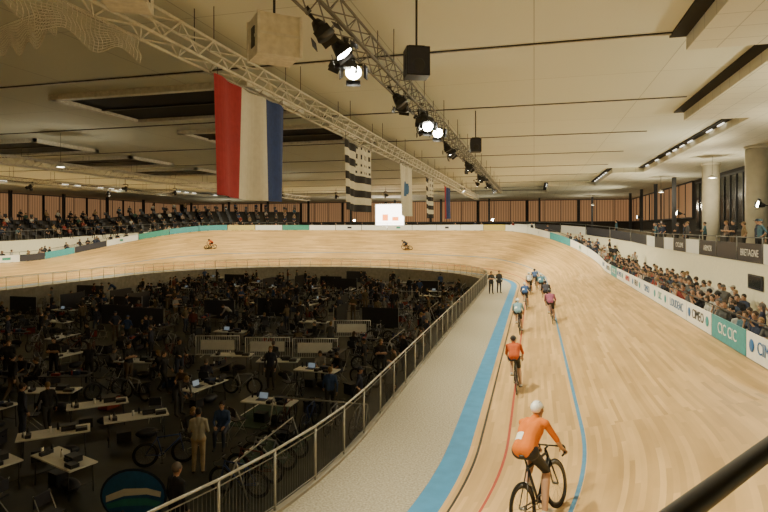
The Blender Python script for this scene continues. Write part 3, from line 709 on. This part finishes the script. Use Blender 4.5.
CR=[crate_mesh('kit_red'),crate_mesh('case_navy'),crate_mesh('board_dark'),crate_mesh('board_dark')]
def rack_mesh():
    b=MB()
    for x in(-1.6,1.6):
        b.tube((x,-.35,0),(x,0,1.0),.02,'alu'); b.tube((x,.35,0),(x,0,1.0),.02,'alu')
    b.tube((-1.6,0,1.0),(1.6,0,1.0),.02,'alu'); return b.mesh('bike_rack')
RK=rack_mesh()
occ=[]
def free(x,y,r):
    cy=max(Y0,min(Y1,y)); 
    if math.hypot(x-CX,y-cy)+r>R-3.0: return False
    for (a,b,c) in occ:
        if (a-x)**2+(b-y)**2<(r+c)**2: return False
    return True
def take(x,y,r): occ.append((x,y,r))
m0=c2w(-4.9,14.8,ZI); place('team_mechanic',MAN,TM(m0.x,m0.y,ZI,math.radians(20)),(.40,.39,.32)); take(m0.x,m0.y,.7)
def put(name,me,x,y,yaw,r,col=None,z=ZI):
    place(name,me,TM(x,y,z,yaw),col); take(x,y,r)
for (X,Y,yw,t) in[(-7.6,17.2,.75,1),(-9.3,15.8,.75,1),(-8.0,14.0,-.3,1),(-9.9,14.1,-.3,1),(-11.8,19.9,.3,1),(-4.6,24.4,.2,1),(-12.5,22,.3,2),(-6.6,20.6,1.4,0),(-9.4,18.4,.75,1),(-6.9,25.5,.2,1)]:
    p=c2w(X,Y,0)
    if free(p.x,p.y,.8): put('folding_table',TB[t],p.x,p.y,yw,.9)
for (X,Y) in[(-3.4,27.6),(-5.8,27.9),(-8.4,28.3),(-1.9,33)]:
    p=c2w(X,Y,0); put('crowd_barrier',BAR,p.x,p.y,.26,1.1)
for k in range(26):
    x=random.uniform(-40,-7); y=random.uniform(30,64)
    if free(x,y,1.35): put('team_screen',random.choice(PT),x,y,random.choice((0,0,math.pi/2)),1.3)
b=MB()
n_=28
for (rx,rz,yy,m) in((.74,.60,0,'case_navy'),(.69,.55,-.012,'board_blue')):
    b.add([V((rx*math.cos(2*math.pi*i/n_),yy,.62+rz*math.sin(2*math.pi*i/n_))) for i in range(n_)],[tuple(range(n_))],m)
b.add([V((-.60,-.02,.62)),V((-.2,-.02,.78)),V((.3,-.02,.80)),V((.62,-.02,.72)),V((.60,-.02,.60)),V((.3,-.02,.66)),V((-.2,-.02,.62)),V((-.60,-.02,.48))],[(0,1,6,7),(1,2,5,6),(2,3,4,5)],'board_white')
b.add([V((-.60,-.02,.44)),V((-.2,-.02,.56)),V((.3,-.02,.58)),V((.62,-.02,.50)),V((.56,-.02,.38)),V((.3,-.02,.42)),V((-.2,-.02,.40)),V((-.56,-.02,.34))],[(0,1,6,7),(1,2,5,6),(2,3,4,5)],'board_teal')
b.tube((-.4,.0,.03),(.4,.0,.03),.02,'black_plastic'); b.tube((-.4,.0,.03),(-.5,.45,.02),.012,'black_plastic'); b.tube((.4,.0,.03),(.5,.45,.02),.012,'black_plastic')
p=c2w(-5.5,12.3,0); pb=place('popup_banner',b.mesh('popup_banner'),TM(p.x,p.y,ZI,.25)); take(p.x,p.y,.8)
Bc=[(.02,.02,.02),(.02,.02,.02),(.3,.3,.3),(.12,.03,.02),(.03,.06,.18)]
for gx in range(8):
    for gy in range(16):
        x=-8.9-gx*3.9+random.uniform(-.4,.4); y=2.5+gy*3.7+random.uniform(-.4,.4); yw=random.choice((0,math.pi/2))+random.uniform(-.12,.12)
        if free(x,y,.9): put('folding_table',random.choice(TB),x,y,yw,.85)
        if random.random()<.55:
            xx=x+1.9;yy=y+random.uniform(-.5,.5)
            if free(xx,yy,.9):
                yaw=random.choice((0,math.pi/2)); place('bike_rack',RK,TM(xx,yy,ZI,yaw))
                for j in range(4):
                    M=TM(xx,yy,ZI,yaw)@Matrix.Translation((-1.2+.8*j,.15,0)); place('track_bicycle',BIKE,M,random.choice(Bc))
                take(xx,yy,1.0)
        for k in range(3):
            a=random.uniform(0,6.28); xx=x+1.25*math.cos(a);yy=y+1.25*math.sin(a)
            if free(xx,yy,.33):
                yaw=yaw_to(xx,yy,x,y); put('folding_chair',CH,xx,yy,yaw,.36)
                if random.random()<.65: place('seated_team_member',random.choice((SIT,SIT2)),TM(xx,yy,ZI-.03,yaw),random.choice(DCOLS))
        for k in range(4):
            xx=x+random.uniform(-1.95,1.95);yy=y+random.uniform(-1.85,1.85)
            if free(xx,yy,.5): put('track_bicycle',BIKE,xx,yy,random.uniform(0,6.28),.5,random.choice(Bc))
        for k in range(4):
            xx=x+random.uniform(-1.95,1.95);yy=y+random.uniform(-1.85,1.85)
            if free(xx,yy,.27): take(xx,yy,.27); person('team_member',xx,yy,ZI,random.uniform(0,6.28),(0,1,2,4,5,6),random.choice(DCOLS))
        for k in range(4):
            xx=x+random.uniform(-1.95,1.95);yy=y+random.uniform(-1.85,1.85)
            if free(xx,yy,.36): put('equipment_case',random.choice(CR),xx,yy,random.uniform(0,3),.36)
for y in(12.8,16,17.2,18.4,19.6,21.5,23,24.5,27,29,30.5,32,33,35,36,38,41):
    x=-5.0-random.uniform(0,1.3)
    if free(x,y,.3): take(x,y,.3); person('team_member',x,y,ZI,random.uniform(0,6.28),(0,2,4,5),random.choice(DCOLS))
    if free(x-1.2,y+.6,.45): put('track_bicycle',BIKE,x-1.2,y+.6,random.uniform(-.4,.4),.5,random.choice(Bc))
for (x,y) in((-3.15,43.2),(-2.6,43.9)): person('track_official',x,y,0.0,math.pi+.3,(0,2),(.03,.03,.03))
for (X,Y) in((-4.2,19.5),(-3.2,16.5)):
    p=c2w(X,Y,0); b=MB(); b.box((p.x,p.y,ZI+.012),(1.4,2.6,.02),'green_mat'); b.box((p.x-.68,p.y,ZI+.014),(.05,2.6,.024),'board_white'); b.build('floor_mat')

def fill_lamp(x,y,z,pw,col=(1,.88,.62)):  # made-up hanging lamp, added as fill light
    b=MB(); b.tube((0,0,.0),(0,0,.22),.28,'white_paint',16,r1=.1); b.tube((0,0,.22),(0,0,9.98-z),.012,'steel_dark',4); b.tube((0,0,-.01),(0,0,.0),.2,'tube_glow',12)
    o=place('added_fill_lamp',b.mesh('added_fill_lamp'),TM(x,y,z))
    l=bpy.data.lights.new('fill_light','POINT'); l.energy=pw; l.color=col; l.shadow_soft_size=.2; lo=bpy.data.objects.new('fill_light',l); bpy.context.scene.collection.objects.link(lo); lo.location=(0,0,-.3); lo.parent=o
for (x,y,e) in((-60,45,110),(-50,84,130),(-20,88,250),(8,84,350),(11,25,600),(11,40,600),(11,55,500),(-24,24,150),(-24,48,130)): fill_lamp(x,y,8.2,e)
w=bpy.data.worlds.new('w'); bpy.context.scene.world=w; w.use_nodes=True; w.node_tree.nodes['Background'].inputs[0].default_value=(.05,.05,.05,1)
cam=bpy.data.cameras.new('camera'); co=bpy.data.objects.new('camera',cam); bpy.context.scene.collection.objects.link(co)
cam.sensor_width=36; cam.lens=26.25; cam.shift_y=-28/768; cam.clip_start=.05; cam.clip_end=400
co.location=(0,0,5); co.rotation_euler=(math.pi/2,0,math.radians(15)); bpy.context.scene.camera=co
print('objects',len(bpy.data.objects))
